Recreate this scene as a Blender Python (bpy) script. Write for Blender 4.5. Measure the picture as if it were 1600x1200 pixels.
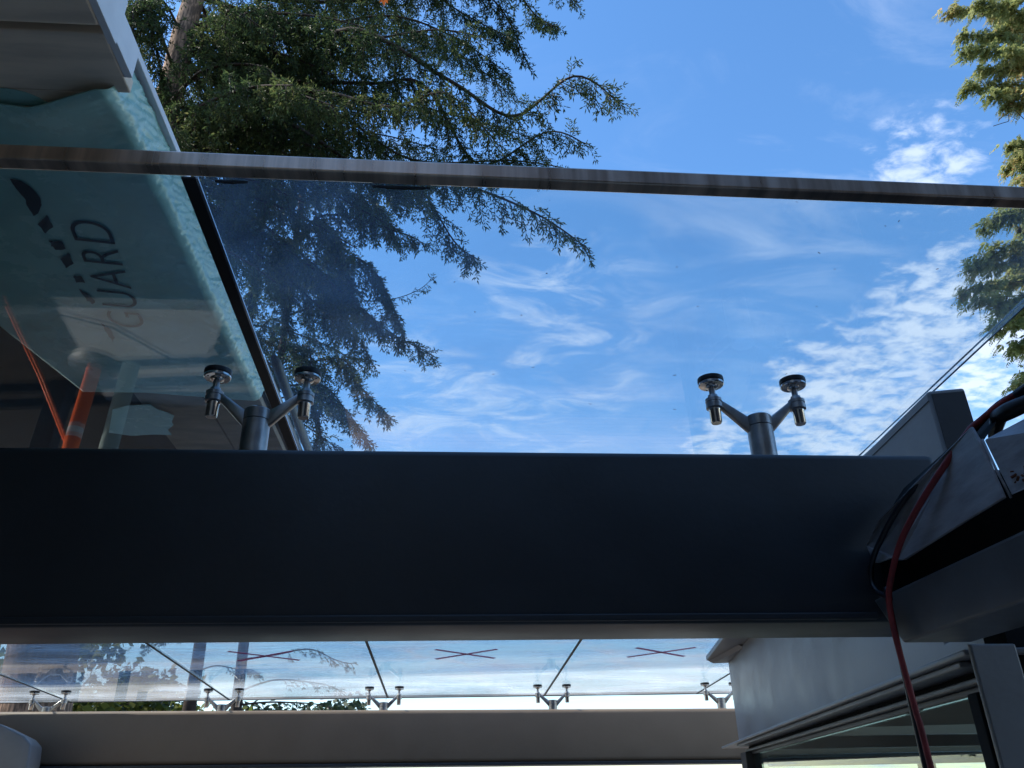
import bpy, bmesh, math, random
from mathutils import Vector, Matrix, noise as mnoise

for o in list(bpy.data.objects):
    bpy.data.objects.remove(o)
S = bpy.context.scene
C = S.collection
R = math.radians
GROUND = -1.6                      # heights are measured from the photographer's eye
# ------------------------------------------------------------------ camera
FPX, PITCH, YAW, ROLL = 1260.0, 27.1, 4.8, -1.3
_p, _y, _r = R(PITCH), R(YAW), R(ROLL)
cF = Vector((math.sin(_y)*math.cos(_p), math.cos(_y)*math.cos(_p), math.sin(_p)))
_ri = Vector((math.cos(_y), -math.sin(_y), 0)); _up = _ri.cross(cF)
cR = math.cos(_r)*_ri + math.sin(_r)*_up
cU = -math.sin(_r)*_ri + math.cos(_r)*_up
cam = bpy.data.cameras.new('camera'); cam.sensor_width = 36; cam.sensor_fit = 'HORIZONTAL'
cam.lens = 36*FPX/1600; cam.clip_start = .02; cam.clip_end = 5000
camo = bpy.data.objects.new('camera', cam); C.objects.link(camo)
camo.matrix_world = Matrix(((cR.x, cU.x, -cF.x, 0), (cR.y, cU.y, -cF.y, 0), (cR.z, cU.z, -cF.z, 0), (0, 0, 0, 1)))
S.camera = camo
# ------------------------------------------------------------------ sky, sun, exposure
SUN_EL, SUN_AZ = 45.0, -84.0        # azimuth from +Y, clockwise positive
sun_dir = Vector((math.sin(R(SUN_AZ))*math.cos(R(SUN_EL)), math.cos(R(SUN_AZ))*math.cos(R(SUN_EL)), math.sin(R(SUN_EL))))
SKY_STRENGTH, SUN_STRENGTH = 0.148, 4.6
S.view_settings.view_transform = 'Standard'; S.view_settings.look = 'None'
S.view_settings.gamma = 1; S.view_settings.use_curve_mapping = False
S.view_settings.exposure = 0.85
S.cycles.max_bounces = 7; S.cycles.diffuse_bounces = 3; S.cycles.glossy_bounces = 4; S.cycles.transparent_max_bounces = 10; S.cycles.sample_clamp_indirect = 6

def N(nt, typ, **kw):
    n = nt.nodes.new(typ)
    for k, v in kw.items():
        if k.startswith('i_'):
            n.inputs[k[2:].replace('_', ' ')].default_value = v
        else:
            setattr(n, k, v)
    return n
def L(nt, a, b): nt.links.new(a, b)
def math_n(nt, op, a, b=None, c=None, clamp=False):
    n = nt.nodes.new('ShaderNodeMath'); n.operation = op; n.use_clamp = clamp
    for i, v in enumerate((a, b, c)):
        if v is None: continue
        if isinstance(v, (int, float)): n.inputs[i].default_value = v
        else: nt.links.new(v, n.inputs[i])
    return n.outputs[0]
def maprange(nt, v, a, b, c=0., d=1., smooth=True):
    n = nt.nodes.new('ShaderNodeMapRange'); n.interpolation_type = 'SMOOTHSTEP' if smooth else 'LINEAR'
    nt.links.new(v, n.inputs[0])
    for i, x in enumerate((a, b, c, d)): n.inputs[1+i].default_value = x
    return n.outputs[0]

def pix(px, py): return (cR*((px-800)/FPX) + cU*((600-py)/FPX) + cF)
def on_x(px, py, X): r = pix(px, py); return r*(X/r.x)
def on_y(px, py, Y): r = pix(px, py); return r*(Y/r.y)
def on_z(px, py, Z): r = pix(px, py); return r*(Z/r.z)

w = bpy.data.worlds.new('World'); S.world = w; w.use_nodes = True
nt = w.node_tree; nt.nodes.clear()
sky = N(nt, 'ShaderNodeTexSky', sky_type='NISHITA', sun_disc=False)
sky.sun_elevation = R(SUN_EL); sky.sun_rotation = R(SUN_AZ)
sky.altitude = 60; sky.air_density = 1.15; sky.dust_density = .35; sky.ozone_density = 4.0
tc = N(nt, 'ShaderNodeTexCoord')
sep = N(nt, 'ShaderNodeSeparateXYZ'); L(nt, tc.outputs['Generated'], sep.inputs[0])
zz = math_n(nt, 'ADD', math_n(nt, 'MAXIMUM', sep.outputs[2], 0.0), .10)
u = math_n(nt, 'DIVIDE', sep.outputs[0], zz); v = math_n(nt, 'DIVIDE', sep.outputs[1], zz)
cmb = N(nt, 'ShaderNodeCombineXYZ'); L(nt, u, cmb.inputs[0]); L(nt, v, cmb.inputs[1])
def cloudnoise(scale, detail, rough, dist, mapping=None, lac=2.0):
    n = N(nt, 'ShaderNodeTexNoise'); n.inputs['Scale'].default_value = scale; n.inputs['Detail'].default_value = detail
    n.inputs['Roughness'].default_value = rough; n.inputs['Distortion'].default_value = dist
    src = cmb.outputs[0]
    if mapping:
        m = N(nt, 'ShaderNodeMapping'); L(nt, src, m.inputs[0])
        m.inputs['Location'].default_value = mapping[0]; m.inputs['Rotation'].default_value = mapping[1]; m.inputs['Scale'].default_value = mapping[2]
        src = m.outputs[0]
    L(nt, src, n.inputs['Vector']); return n.outputs['Fac']
def lobe(px, py, inner, outer):      # a bank of cloud round one direction of the sky
    d = pix(px, py).normalized()
    vm = N(nt, 'ShaderNodeVectorMath', operation='DOT_PRODUCT'); nrm = N(nt, 'ShaderNodeVectorMath', operation='NORMALIZE')
    L(nt, tc.outputs['Generated'], nrm.inputs[0]); L(nt, nrm.outputs[0], vm.inputs[0]); vm.inputs[1].default_value = d
    return maprange(nt, vm.outputs['Value'], math.cos(R(outer)), math.cos(R(inner)))
big = cloudnoise(1.3, 3, .5, .3, ((3.1, 1.7, 0), (0, 0, 0), (1, 1, 1)))
wisp = cloudnoise(2.2, 9, .62, 1.2, ((.4, 2.2, 0), (0, 0, R(35)), (1.0, 2.2, 1)))
puff = cloudnoise(17.0, 7, .58, .25, ((1.3, .2, 0), (0, 0, R(-20)), (1, 1.35, 1)))
veil = math_n(nt, 'MULTIPLY', maprange(nt, wisp, .46, .78), maprange(nt, big, .34, .66))
bank = math_n(nt, 'MAXIMUM', lobe(1500, 520, 2, 8.5), lobe(1330, 640, 2, 8.5))
bank = math_n(nt, 'MAXIMUM', bank, math_n(nt, 'MULTIPLY', lobe(1130, 705, .5, 5), .9))
bank = math_n(nt, 'MAXIMUM', bank, math_n(nt, 'MULTIPLY', lobe(1445, 262, .5, 5.5), .84))
low = maprange(nt, sep.outputs[2], .46, .12)
bank2 = math_n(nt, 'MAXIMUM', math_n(nt, 'MULTIPLY', lobe(860, 520, 2, 10), .62), math_n(nt, 'MULTIPLY', lobe(720, 660, 2, 12), .6))
cum = maprange(nt, math_n(nt, 'ADD', puff, math_n(nt, 'MULTIPLY', math_n(nt, 'SUBTRACT', bank, .86), .42)), .36, .66)
cum = math_n(nt, 'MULTIPLY', cum, bank)
ws2 = math_n(nt, 'MULTIPLY', maprange(nt, cloudnoise(5.5, 9, .66, .9, ((5, 3, 0), (0, 0, R(30)), (1, 1.8, 1))), .44, .74), bank2)
ws3 = math_n(nt, 'MULTIPLY', maprange(nt, wisp, .42, .75), low)
dens = math_n(nt, 'ADD', math_n(nt, 'MULTIPLY', cum, .80), math_n(nt, 'MULTIPLY', veil, .34))
dens = math_n(nt, 'ADD', dens, math_n(nt, 'MULTIPLY', ws2, .85))
dens = math_n(nt, 'ADD', dens, math_n(nt, 'MULTIPLY', ws3, .75), clamp=True)
dens = math_n(nt, 'MINIMUM', dens, .9)
mixc = N(nt, 'ShaderNodeMix', data_type='RGBA')
hs = N(nt, 'ShaderNodeHueSaturation'); hs.inputs['Saturation'].default_value = 1.17; hs.inputs['Value'].default_value = 1.12; L(nt, sky.outputs[0], hs.inputs['Color'])
L(nt, dens, mixc.inputs['Factor']); L(nt, hs.outputs[0], mixc.inputs['A'])
mixc.inputs['B'].default_value = (3.9, 4.4, 5.3, 1)
bg = N(nt, 'ShaderNodeBackground'); bg.inputs['Strength'].default_value = SKY_STRENGTH
L(nt, mixc.outputs['Result'], bg.inputs['Color'])
out = N(nt, 'ShaderNodeOutputWorld'); L(nt, bg.outputs[0], out.inputs[0])

sl = bpy.data.lights.new('sun', 'SUN'); sl.energy = SUN_STRENGTH; sl.angle = R(.53); sl.color = (1, .93, .82)
so = bpy.data.objects.new('sun', sl); C.objects.link(so)
so.rotation_euler = sun_dir.to_track_quat('Z', 'Y').to_euler(); so.location = (-20, 10, 20)

# ------------------------------------------------------------------ materials
def mat(name, col, rough=.5, metal=0., var=.15, scale=8., bump=0., bscale=None, spec=.5, stretch=(1, 1, 1), rvar=.0, col2=None, thr=(.3, .7), coat=0):
    m = bpy.data.materials.new(name); m.use_nodes = True; t = m.node_tree; t.nodes.clear()
    o = N(t, 'ShaderNodeOutputMaterial'); b = N(t, 'ShaderNodeBsdfPrincipled'); L(t, b.outputs[0], o.inputs[0])
    g = N(t, 'ShaderNodeTexCoord'); mp = N(t, 'ShaderNodeMapping'); mp.inputs['Scale'].default_value = stretch
    geo = N(t, 'ShaderNodeNewGeometry'); L(t, geo.outputs['Position'], mp.inputs[0])
    n = N(t, 'ShaderNodeTexNoise'); n.inputs['Scale'].default_value = scale; n.inputs['Detail'].default_value = 6; n.inputs['Roughness'].default_value = .6
    L(t, mp.outputs[0], n.inputs['Vector'])
    f = maprange(t, n.outputs['Fac'], thr[0], thr[1])
    mx = N(t, 'ShaderNodeMix', data_type='RGBA'); L(t, f, mx.inputs['Factor'])
    c2 = col2 or tuple(max(0, c*(1+var)) for c in col); c1 = col if col2 else tuple(c*(1-var) for c in col)
    mx.inputs['A'].default_value = (*c1, 1); mx.inputs['B'].default_value = (*c2, 1)
    L(t, mx.outputs['Result'], b.inputs['Base Color'])
    b.inputs['Metallic'].default_value = metal; b.inputs['Specular IOR Level'].default_value = spec
    b.inputs['Coat Weight'].default_value = coat
    L(t, maprange(t, n.outputs['Fac'], .25, .75, max(.02, rough-rvar), rough+rvar), b.inputs['Roughness'])
    if bump:
        n2 = N(t, 'ShaderNodeTexNoise'); n2.inputs['Scale'].default_value = bscale or scale*4; n2.inputs['Detail'].default_value = 5
        L(t, mp.outputs[0], n2.inputs['Vector'])
        bp = N(t, 'ShaderNodeBump'); bp.inputs['Strength'].default_value = bump; bp.inputs['Distance'].default_value = .01
        L(t, n2.outputs['Fac'], bp.inputs['Height']); L(t, bp.outputs[0], b.inputs['Normal'])
    return m
def glass_mat(name, dirt, tint=(.93, .97, .97), streak=None, dcol=(.75, .82, .9), thr=(.35, .75), floor=.3, wave=0, f0=.04):
    m = bpy.data.materials.new(name); m.use_nodes = True; t = m.node_tree; t.nodes.clear()
    o = N(t, 'ShaderNodeOutputMaterial')
    tr = N(t, 'ShaderNodeBsdfTransparent'); tr.inputs[0].default_value = (*tint, 1)
    gl = N(t, 'ShaderNodeBsdfGlossy'); gl.inputs['Roughness'].default_value = 0.0
    geo = N(t, 'ShaderNodeNewGeometry')
    dot = N(t, 'ShaderNodeVectorMath', operation='DOT_PRODUCT'); L(t, geo.outputs['Normal'], dot.inputs[0]); L(t, geo.outputs['Incoming'], dot.inputs[1])
    cs = math_n(t, 'ABSOLUTE', dot.outputs['Value'])
    fr = math_n(t, 'ADD', math_n(t, 'MULTIPLY', math_n(t, 'POWER', math_n(t, 'SUBTRACT', 1.0, cs), 5.0), 1-f0), f0)
    ms = N(t, 'ShaderNodeMixShader'); L(t, fr, ms.inputs[0]); L(t, tr.outputs[0], ms.inputs[1]); L(t, gl.outputs[0], ms.inputs[2])
    mp = N(t, 'ShaderNodeMapping'); mp.inputs['Scale'].default_value = streak or (1, 1, 1); L(t, geo.outputs['Position'], mp.inputs[0])
    n = N(t, 'ShaderNodeTexNoise'); n.inputs['Scale'].default_value = 2.5; n.inputs['Detail'].default_value = 9; n.inputs['Roughness'].default_value = .65
    n.inputs['Distortion'].default_value = .6
    L(t, mp.outputs[0], n.inputs['Vector'])
    df = N(t, 'ShaderNodeBsdfTranslucent'); df.inputs[0].default_value = (*dcol, 1)
    ms2 = N(t, 'ShaderNodeMixShader'); L(t, maprange(t, n.outputs['Fac'], thr[0], thr[1], dirt*floor, dirt), ms2.inputs[0])
    L(t, ms.outputs[0], ms2.inputs[1]); L(t, df.outputs[0], ms2.inputs[2])
    if wave:
        n2 = N(t, 'ShaderNodeTexNoise'); n2.inputs['Scale'].default_value = 3.0; n2.inputs['Detail'].default_value = 3; L(t, mp.outputs[0], n2.inputs['Vector'])
        bp = N(t, 'ShaderNodeBump'); bp.inputs['Strength'].default_value = wave; bp.inputs['Distance'].default_value = .01
        L(t, n2.outputs['Fac'], bp.inputs['Height']); L(t, bp.outputs[0], gl.inputs['Normal'])
    L(t, ms2.outputs[0], o.inputs[0])
    return m
def leaf_mat(name, cols, trans=.35, rough=.5):
    m = bpy.data.materials.new(name); m.use_nodes = True; t = m.node_tree; t.nodes.clear()
    o = N(t, 'ShaderNodeOutputMaterial'); geo = N(t, 'ShaderNodeNewGeometry')
    cr = N(t, 'ShaderNodeValToRGB'); els = cr.color_ramp.elements
    while len(els) < len(cols): els.new(.5)
    for i, (p, c) in enumerate(cols): els[i].position = p; els[i].color = (*c, 1)
    nz = N(t, 'ShaderNodeTexNoise'); nz.inputs['Scale'].default_value = .9; nz.inputs['Detail'].default_value = 3; L(t, geo.outputs['Position'], nz.inputs['Vector'])
    f = math_n(t, 'ADD', math_n(t, 'MULTIPLY', geo.outputs['Random Per Island'], .55), math_n(t, 'MULTIPLY', maprange(t, nz.outputs['Fac'], .3, .7), .45))
    L(t, f, cr.inputs[0])
    b = N(t, 'ShaderNodeBsdfPrincipled'); L(t, cr.outputs[0], b.inputs['Base Color']); b.inputs['Roughness'].default_value = rough; b.inputs['Specular IOR Level'].default_value = .3
    tl = N(t, 'ShaderNodeBsdfTranslucent'); L(t, cr.outputs[0], tl.inputs[0])
    ms = N(t, 'ShaderNodeMixShader'); ms.inputs[0].default_value = trans
    L(t, b.outputs[0], ms.inputs[1]); L(t, tl.outputs[0], ms.inputs[2]); L(t, ms.outputs[0], o.inputs[0])
    return m
M = {}
M['steel'] = mat('steel_paint', (.040, .043, .050), .45, 0, .12, 3, .05, 70, .5, rvar=.06)
M['steel_warm'] = mat('steel_warm_light', (.25, .175, .12), .5, 0, .05, 5, .05, 60, .5, rvar=.08)  # even tan stands in for the warm light on the far beam
M['girder'] = mat('girder_paint', (.25, .252, .26), .42, 0, .12, 3, .04, 80, .5, rvar=.08)
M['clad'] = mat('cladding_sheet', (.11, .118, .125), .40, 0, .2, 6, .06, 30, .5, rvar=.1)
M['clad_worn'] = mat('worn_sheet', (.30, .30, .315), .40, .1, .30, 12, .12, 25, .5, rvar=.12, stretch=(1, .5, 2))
M['black'] = mat('black_rubber', (.008, .008, .010), .45, 0, .2, 20)
M['void'] = mat('black_felt_and_shade', (.010, .012, .014), .9, 0, .3, 10, .1, 60, .2)  # also the black put in for shade: soffit, girder gap, interior
M['stainless'] = mat('brushed_stainless', (.30, .29, .30), .30, 1, .14, 6, .02, 200, stretch=(6, 1, 1), rvar=.06)
M['stainless_dark'] = mat('cast_stainless', (.40, .39, .39), .36, 1, .18, 20, .05, 150, rvar=.08)
M['chrome'] = mat('polished_stainless', (.62, .62, .63), .18, 1, .1, 30, rvar=.05)
M['bar'] = mat('bar_stainless', (.62, .49, .40), .33, 1, .30, 3.0, .03, 90, stretch=(9, .4, .4), rvar=.08)
M['teal'] = mat('teal_membrane', (.33, .58, .52), .26, 0, .08, 9, .05, 40, .8, rvar=.05)
M['ink'] = mat('black_ink', (.004, .005, .010), .5, 0, .2, 40)
M['wood'] = mat('brown_board', (.80, .64, .49), .75, 0, .14, 3, .1, 60, .3, stretch=(1, 8, 8))
M['ply'] = mat('plywood', (.36, .27, .20), .75, 0, .22, 5, .1, 60, .3, stretch=(1, 3, 1))
M['white'] = mat('white_trim', (.84, .83, .83), .5, 0, .06, 10, .05, 60)
M['roof'] = mat('dark_roofing', (.06, .06, .065), .8, 0, .25, 12, .2, 50)
M['siding'] = mat('dark_siding', (.06, .055, .05), .75, 0, .2, 6, .1, 40)
M['glass'] = glass_mat('canopy_glass', .11, floor=.18, f0=.085, dcol=(.62, .76, .95), thr=(.40, .72))
M['glass_sheltered'] = glass_mat('sheltered_glass', .03, floor=.2, f0=.085, dcol=(.62, .76, .95))
M['glass_dirty'] = glass_mat('dusty_glass', .36, streak=(.55, 2.2, 1), dcol=(.80, .86, .92), floor=.22, thr=(.38, .74), wave=.05)
M['window'] = glass_mat('window_glass', .05, tint=(.70, .82, .80))
M['joint'] = mat('silicone', (.006, .007, .012), .4)
M['trim'] = mat('bright_edge', (.62, .66, .72), .25, 1, .05)
M['galv'] = mat('grey_painted_box', (.30, .305, .31), .45, 0, .12, 4, .05, 60, .5, rvar=.06)
M['glassedge'] = mat('glass_edge', (.10, .16, .18), .2, 0, .1, 10)
M['red_cord'] = mat('red_cord', (.27, .032, .034), .6, 0, .25, 30)
M['black_cord'] = mat('black_cord', (.012, .013, .02), .4, 0, .2, 30)
M['tape'] = leaf_mat('red_tape', [(.0, (.60, .14, .20)), (1., (.66, .16, .24))], .85)
_t = M['tape'].node_tree; _o = [n for n in _t.nodes if n.type == 'OUTPUT_MATERIAL'][0]; _src = _o.inputs[0].links[0].from_socket
_tr = N(_t, 'ShaderNodeBsdfTransparent'); _mx = N(_t, 'ShaderNodeMixShader'); _mx.inputs[0].default_value = .75; L(_t, _tr.outputs[0], _mx.inputs[1]); L(_t, _src, _mx.inputs[2]); L(_t, _mx.outputs[0], _o.inputs[0])
M['orange'] = mat('orange_plastic', (.90, .15, .04), .45, 0, .08, 10)
M['reflect'] = mat('reflective_band', (.75, .75, .75), .4, 0, .05, 10)
M['pipe'] = mat('grey_pipe', (.42, .50, .46), .5, 0, .05, 10)
M['panel'] = mat('white_board', (.15, .15, .145), .6, 0, .08, 3)
M['bark'] = mat('fir_bark', (.11, .075, .055), .9, 0, .6, 9, .9, 22, .2, stretch=(3, 3, .6), col2=(.34, .22, .15), thr=(.42, .66))
M['barkd'] = mat('dark_bark', (.045, .035, .03), .9, 0, .3, 14, .5, 40, .2)
M['needle'] = leaf_mat('fir_needles', [(.0, (.024, .046, .022)), (.45, (.050, .086, .034)), (.8, (.105, .140, .048)), (1., (.22, .22, .085))], .48)
M['needle2'] = leaf_mat('fir_needles_cool', [(.0, (.026, .048, .025)), (.5, (.048, .082, .032)), (.85, (.095, .125, .045)), (1., (.17, .165, .07))], .42)
M['cedar'] = leaf_mat('cedar_fronds', [(.0, (.14, .17, .06)), (.4, (.25, .285, .10)), (.72, (.36, .36, .14)), (.86, (.46, .34, .15)), (1., (.60, .24, .08))], .58)
M['maple'] = leaf_mat('maple_leaves', [(.0, (.05, .08, .015)), (.5, (.10, .13, .025)), (1., (.28, .24, .04))], .45)
M['autumn'] = leaf_mat('autumn_leaf', [(.0, (.30, .07, .015)), (1., (.45, .13, .02))], .45)
M['shrub'] = leaf_mat('dark_conifer', [(.0, (.015, .03, .015)), (1., (.04, .065, .03))], .2)
M['ground'] = mat('packed_ground', (.19, .155, .12), .95, 0, .35, .6, .4, 8, .2)
M['bounce_deck'] = mat('bounce_deck_wood', (.26, .19, .14), .7, 0, .25, 3, .1, 40, .3, stretch=(1, 6, 6))
M['patio'] = mat('bounce_floor', (.58, .49, .41), .85, 0, .12, 1.2, .2, 30, .3)  # unseen floor, made pale and warm to bounce light upward
M['debris'] = mat('rusty_needles', (.14, .05, .025), .9, 0, .4, 60)

# ------------------------------------------------------------------ mesh helpers
class MB:
    def __init__(s): s.v = []; s.f = []
    def quad(s, a, b, c, d): i = len(s.v); s.v += [tuple(a), tuple(b), tuple(c), tuple(d)]; s.f.append((i, i+1, i+2, i+3))
    def poly(s, pts): i = len(s.v); s.v += [tuple(p) for p in pts]; s.f.append(tuple(range(i, i+len(pts))))
    def prism(s, pts, ext):             # polygon pushed along a vector
        e = Vector(ext); n = len(pts); i = len(s.v)
        s.v += [tuple(p) for p in pts] + [tuple(Vector(p)+e) for p in pts]
        s.f.append(tuple(range(i, i+n))[::-1]); s.f.append(tuple(range(i+n, i+2*n)))
        for k in range(n): s.f.append((i+k, i+(k+1) % n, i+n+(k+1) % n, i+n+k))
    def box(s, x0, x1, y0, y1, z0, z1):
        s.prism([(x0, y0, z0), (x1, y0, z0), (x1, y1, z0), (x0, y1, z0)], (0, 0, z1-z0))
    def tube(s, pts, rad, n=8, cap=True):
        pts = [Vector(p) for p in pts]; m = len(pts)
        rads = rad if hasattr(rad, '__len__') else [rad]*m
        base = len(s.v); prev = None
        for k, p in enumerate(pts):
            t = (pts[min(k+1, m-1)]-pts[max(k-1, 0)]).normalized()
            if prev is None:
                a = t.cross(Vector((0, 0, 1)) if abs(t.z) < .9 else Vector((1, 0, 0))).normalized()
            else:
                a = (prev - t*prev.dot(t)).normalized()
            prev = a; b = t.cross(a)
            for q in range(n):
                an = 2*math.pi*q/n; s.v.append(tuple(p+(a*math.cos(an)+b*math.sin(an))*rads[k]))
        for k in range(m-1):
            for q in range(n):
                s.f.append((base+k*n+q, base+k*n+(q+1) % n, base+(k+1)*n+(q+1) % n, base+(k+1)*n+q))
        if cap:
            s.f.append(tuple(base+q for q in range(n))[::-1]); s.f.append(tuple(base+(m-1)*n+q for q in range(n)))
    def lathe(s, prof, c=(0, 0, 0), n=24):   # profile of (radius, z) about a vertical axis
        base = len(s.v); c = Vector(c)
        for r, z in prof:
            for q in range(n):
                a = 2*math.pi*q/n; s.v.append((c.x+r*math.cos(a), c.y+r*math.sin(a), c.z+z))
        for k in range(len(prof)-1):
            for q in range(n):
                s.f.append((base+k*n+q, base+k*n+(q+1) % n, base+(k+1)*n+(q+1) % n, base+(k+1)*n+q))
        s.f.append(tuple(base+q for q in range(n))[::-1]); s.f.append(tuple(base+(len(prof)-1)*n+q for q in range(n)))
    def kite(s, p, d, side, ln, wd):
        i = len(s.v); m = p+d*(ln*.5)
        s.v += [tuple(p), tuple(m+side*wd), tuple(p+d*ln), tuple(m-side*wd)]; s.f.append((i, i+1, i+2, i+3))
    def build(s, name, m, parent=None, smooth=False, bevel=0, seg=2, auto=False):
        me = bpy.data.meshes.new(name); me.from_pydata(s.v, [], s.f); me.materials.append(M[m]); me.update()
        if len(s.f) < 20000:
            bm = bmesh.new(); bm.from_mesh(me); bmesh.ops.recalc_face_normals(bm, faces=bm.faces); bm.to_mesh(me); bm.free()
        if smooth: me.polygons.foreach_set('use_smooth', [True]*len(me.polygons))
        o = bpy.data.objects.new(name, me); C.objects.link(o)
        if bevel:
            b = o.modifiers.new('bevel', 'BEVEL'); b.width = bevel; b.segments = seg; b.limit_method = 'ANGLE'; b.angle_limit = R(35)
        if auto:
            me.set_sharp_from_angle(angle=R(40))
        if parent is not None: o.parent = parent; o.matrix_parent_inverse = parent.matrix_basis.inverted()
        return o
def tag(o, label=None, cat=None, group=None, kind=None):
    if label: o['label'] = label
    if cat: o['category'] = cat
    if group: o['group'] = group
    if kind: o['kind'] = kind
    return o
def thing(name, loc, label, cat, group=None):
    o = bpy.data.objects.new(name, None); C.objects.link(o); o.location = loc; o.empty_display_size = .1
    return tag(o, label, cat, group)
rnd = random.Random(7)
def gz(y): return .945 - .0465*(y-1.79)          # underside of the sloping canopy glass

# ------------------------------------------------------------------ setting: ground
b = MB()
b.quad((-900, -900, GROUND), (900, -900, GROUND), (900, 900, GROUND), (-900, 900, GROUND))
tag(b.build('ground', 'ground'), kind='structure')
wm = bpy.data.materials.new('lake_water'); wm.use_nodes = True; wt = wm.node_tree; pb_ = wt.nodes['Principled BSDF']
pb_.inputs['Base Color'].default_value = (.03, .07, .09, 1); pb_.inputs['Roughness'].default_value = .12; pb_.inputs['IOR'].default_value = 1.33
wn = N(wt, 'ShaderNodeTexNoise'); wn.inputs['Scale'].default_value = .8; wn.inputs['Detail'].default_value = 6
wg = N(wt, 'ShaderNodeNewGeometry'); L(wt, wg.outputs['Position'], wn.inputs['Vector'])
wb = N(wt, 'ShaderNodeBump'); wb.inputs['Strength'].default_value = .35; wb.inputs['Distance'].default_value = .05; L(wt, wn.outputs['Fac'], wb.inputs['Height']); L(wt, wb.outputs[0], pb_.inputs['Normal'])
M['water'] = wm
b = MB(); b.quad((-700, 19.5, GROUND+.004), (700, 19.5, GROUND+.004), (700, 890, GROUND+.004), (-700, 890, GROUND+.004))
tag(b.build('water', 'water'), kind='structure')
o = tag(bpy.data.objects.new('bounce_deck', None), kind='structure'); C.objects.link(o)  # unseen planks added to bounce warm light onto the far beam
for k in range(22):
    b = MB(); y0 = 3.70+k*.145; b.box(-.9, 4.4, y0, y0+.139, GROUND+.02, GROUND+.06); b.build('plank', 'bounce_deck', o)
M['dark_bed'] = mat('dark_bed_surface', (.013, .011, .010), .95, 0, .4, 12, .5, 40, .2)
b = MB(); b.box(-5.1, -.95, 3.65, 12.5, GROUND+.002, GROUND+.018)  # unseen dark ground, added so the left pane mirrors something dark
tag(b.build('dark_mirror_bed', 'dark_bed'), kind='structure')
b = MB(); b.box(-2.2, 3.4, -1.2, 3.6, GROUND+.004, GROUND+.05)
tag(b.build('patio', 'patio', bevel=.01), kind='structure')

# ------------------------------------------------------------------ canopy beams
BZ0, BZ1, BY0, BY1 = .314, .689, 1.68, 1.89
o = thing('steel_beam', (0, 1.785, BZ0), 'big dark steel box beam crossing the whole picture under the glass', 'beam')
b = MB(); b.box(-2.2, 1.13, BY0, BY1, BZ0, BZ1+.006); b.build('box_section', 'steel', o, bevel=.016, seg=4, smooth=True, auto=False)
b = MB(); b.box(-2.2, .905, BY0-.006, BY0+.004, BZ0+.004, BZ0+.018); b.build('lower_edge_strip', 'steel', o, bevel=.003)
b = MB(); b.box(-2.2, 1.04, BY1+.003, BY1+.075, BZ0+.018, BZ0+.03); b.build('rear_ledge', 'girder', o, bevel=.002)
o = thing('steel_beam', (0, 6.3, .23), 'farther steel beam carrying the row of small glass fittings, warm light put into its even tan', 'beam')
b = MB()
def b2z(x): return -.009*x
x0, x1 = -4.6, 4.6
prof = [(6.2, .221), (6.42, .221), (6.42, .565), (6.2, .565)]
b.prism([(x0, y, z+b2z(x0)) for y, z in prof], (x1-x0, 0, b2z(x1)-b2z(x0)))
b.build('box_section', 'steel_warm', o, bevel=.03, seg=4, smooth=True)
b = MB(); b.prism([(x0, 6.17, .199+b2z(x0)), (x0, 6.45, .199+b2z(x0)), (x0, 6.45, .219+b2z(x0)), (x0, 6.17, .219+b2z(x0))], (x1-x0, 0, b2z(x1)-b2z(x0)))
b.build('bottom_plate', 'steel', o, bevel=.003)
for xx in (-4.3, 4.3):
    b = MB(); b.box(xx-.08, xx+.08, 6.23, 6.39, GROUND, .19); b.build('post', 'steel', o, bevel=.01)
# main beam's left support, out of the picture
b = MB(); b.box(-2.19, -2.05, 1.72, 1.85, GROUND+.05, BZ0-.002)
tag(b.build('steel_post', 'steel', bevel=.01), 'dark steel post holding up the left end of the big beam', 'post')

# rounded end block at the far left, in front of the far beam
o = thing('beam_end_block', (-2.75, 5.9, -.2), 'rounded pale blue steel box end at the lower left in front of far beam', 'beam')
pA = [on_y(-90, 1098, 5.75), on_y(0, 1131, 5.75), on_y(38, 1150, 5.75), on_y(48, 1162, 5.75), on_y(46, 1180, 5.75), on_y(40, 1215, 5.75), on_y(-90, 1215, 5.75)]
b = MB(); b.prism(pA, (-.10, .40, 0)); b.build('box_section', 'girder', o, bevel=.012, seg=3, smooth=True)
b = MB(); b.box(-3.25, -3.1, 5.85, 6.0, GROUND, on_y(-90, 1215, 5.75).z); b.build('post', 'steel', o, bevel=.01)

# ------------------------------------------------------------------ stainless bar along the near glass edge
b = MB(); b.box(-2.2, 2.4, -.014, .014, .963, .994)
eb = b.build('edge_bar', 'bar', bevel=.003, seg=2); eb.location = (0, 1.101, 0); eb.rotation_euler.z = .0085
tag(eb, 'slim stainless bar running across the sky along the glass edge', 'bar')
for xx, ln in ((-.392, .05), (-.10, .09)):
    b = MB(); n = 9
    for k in range(n):
        a = k/(n-1); b.box(xx+ln*(a-.5), xx+ln*(a-.5)+ln/n*1.2, 1.1225, 1.1235+.004*math.sin(a*math.pi)*rnd.uniform(.6, 1), .9625, .9675)
    tag(b.build('sealant_blob', 'joint'), 'small black sealant blob under the stainless bar, ' + ('nearest the black joint' if xx < -.3 else 'right of the other blob'), 'sealant')

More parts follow.
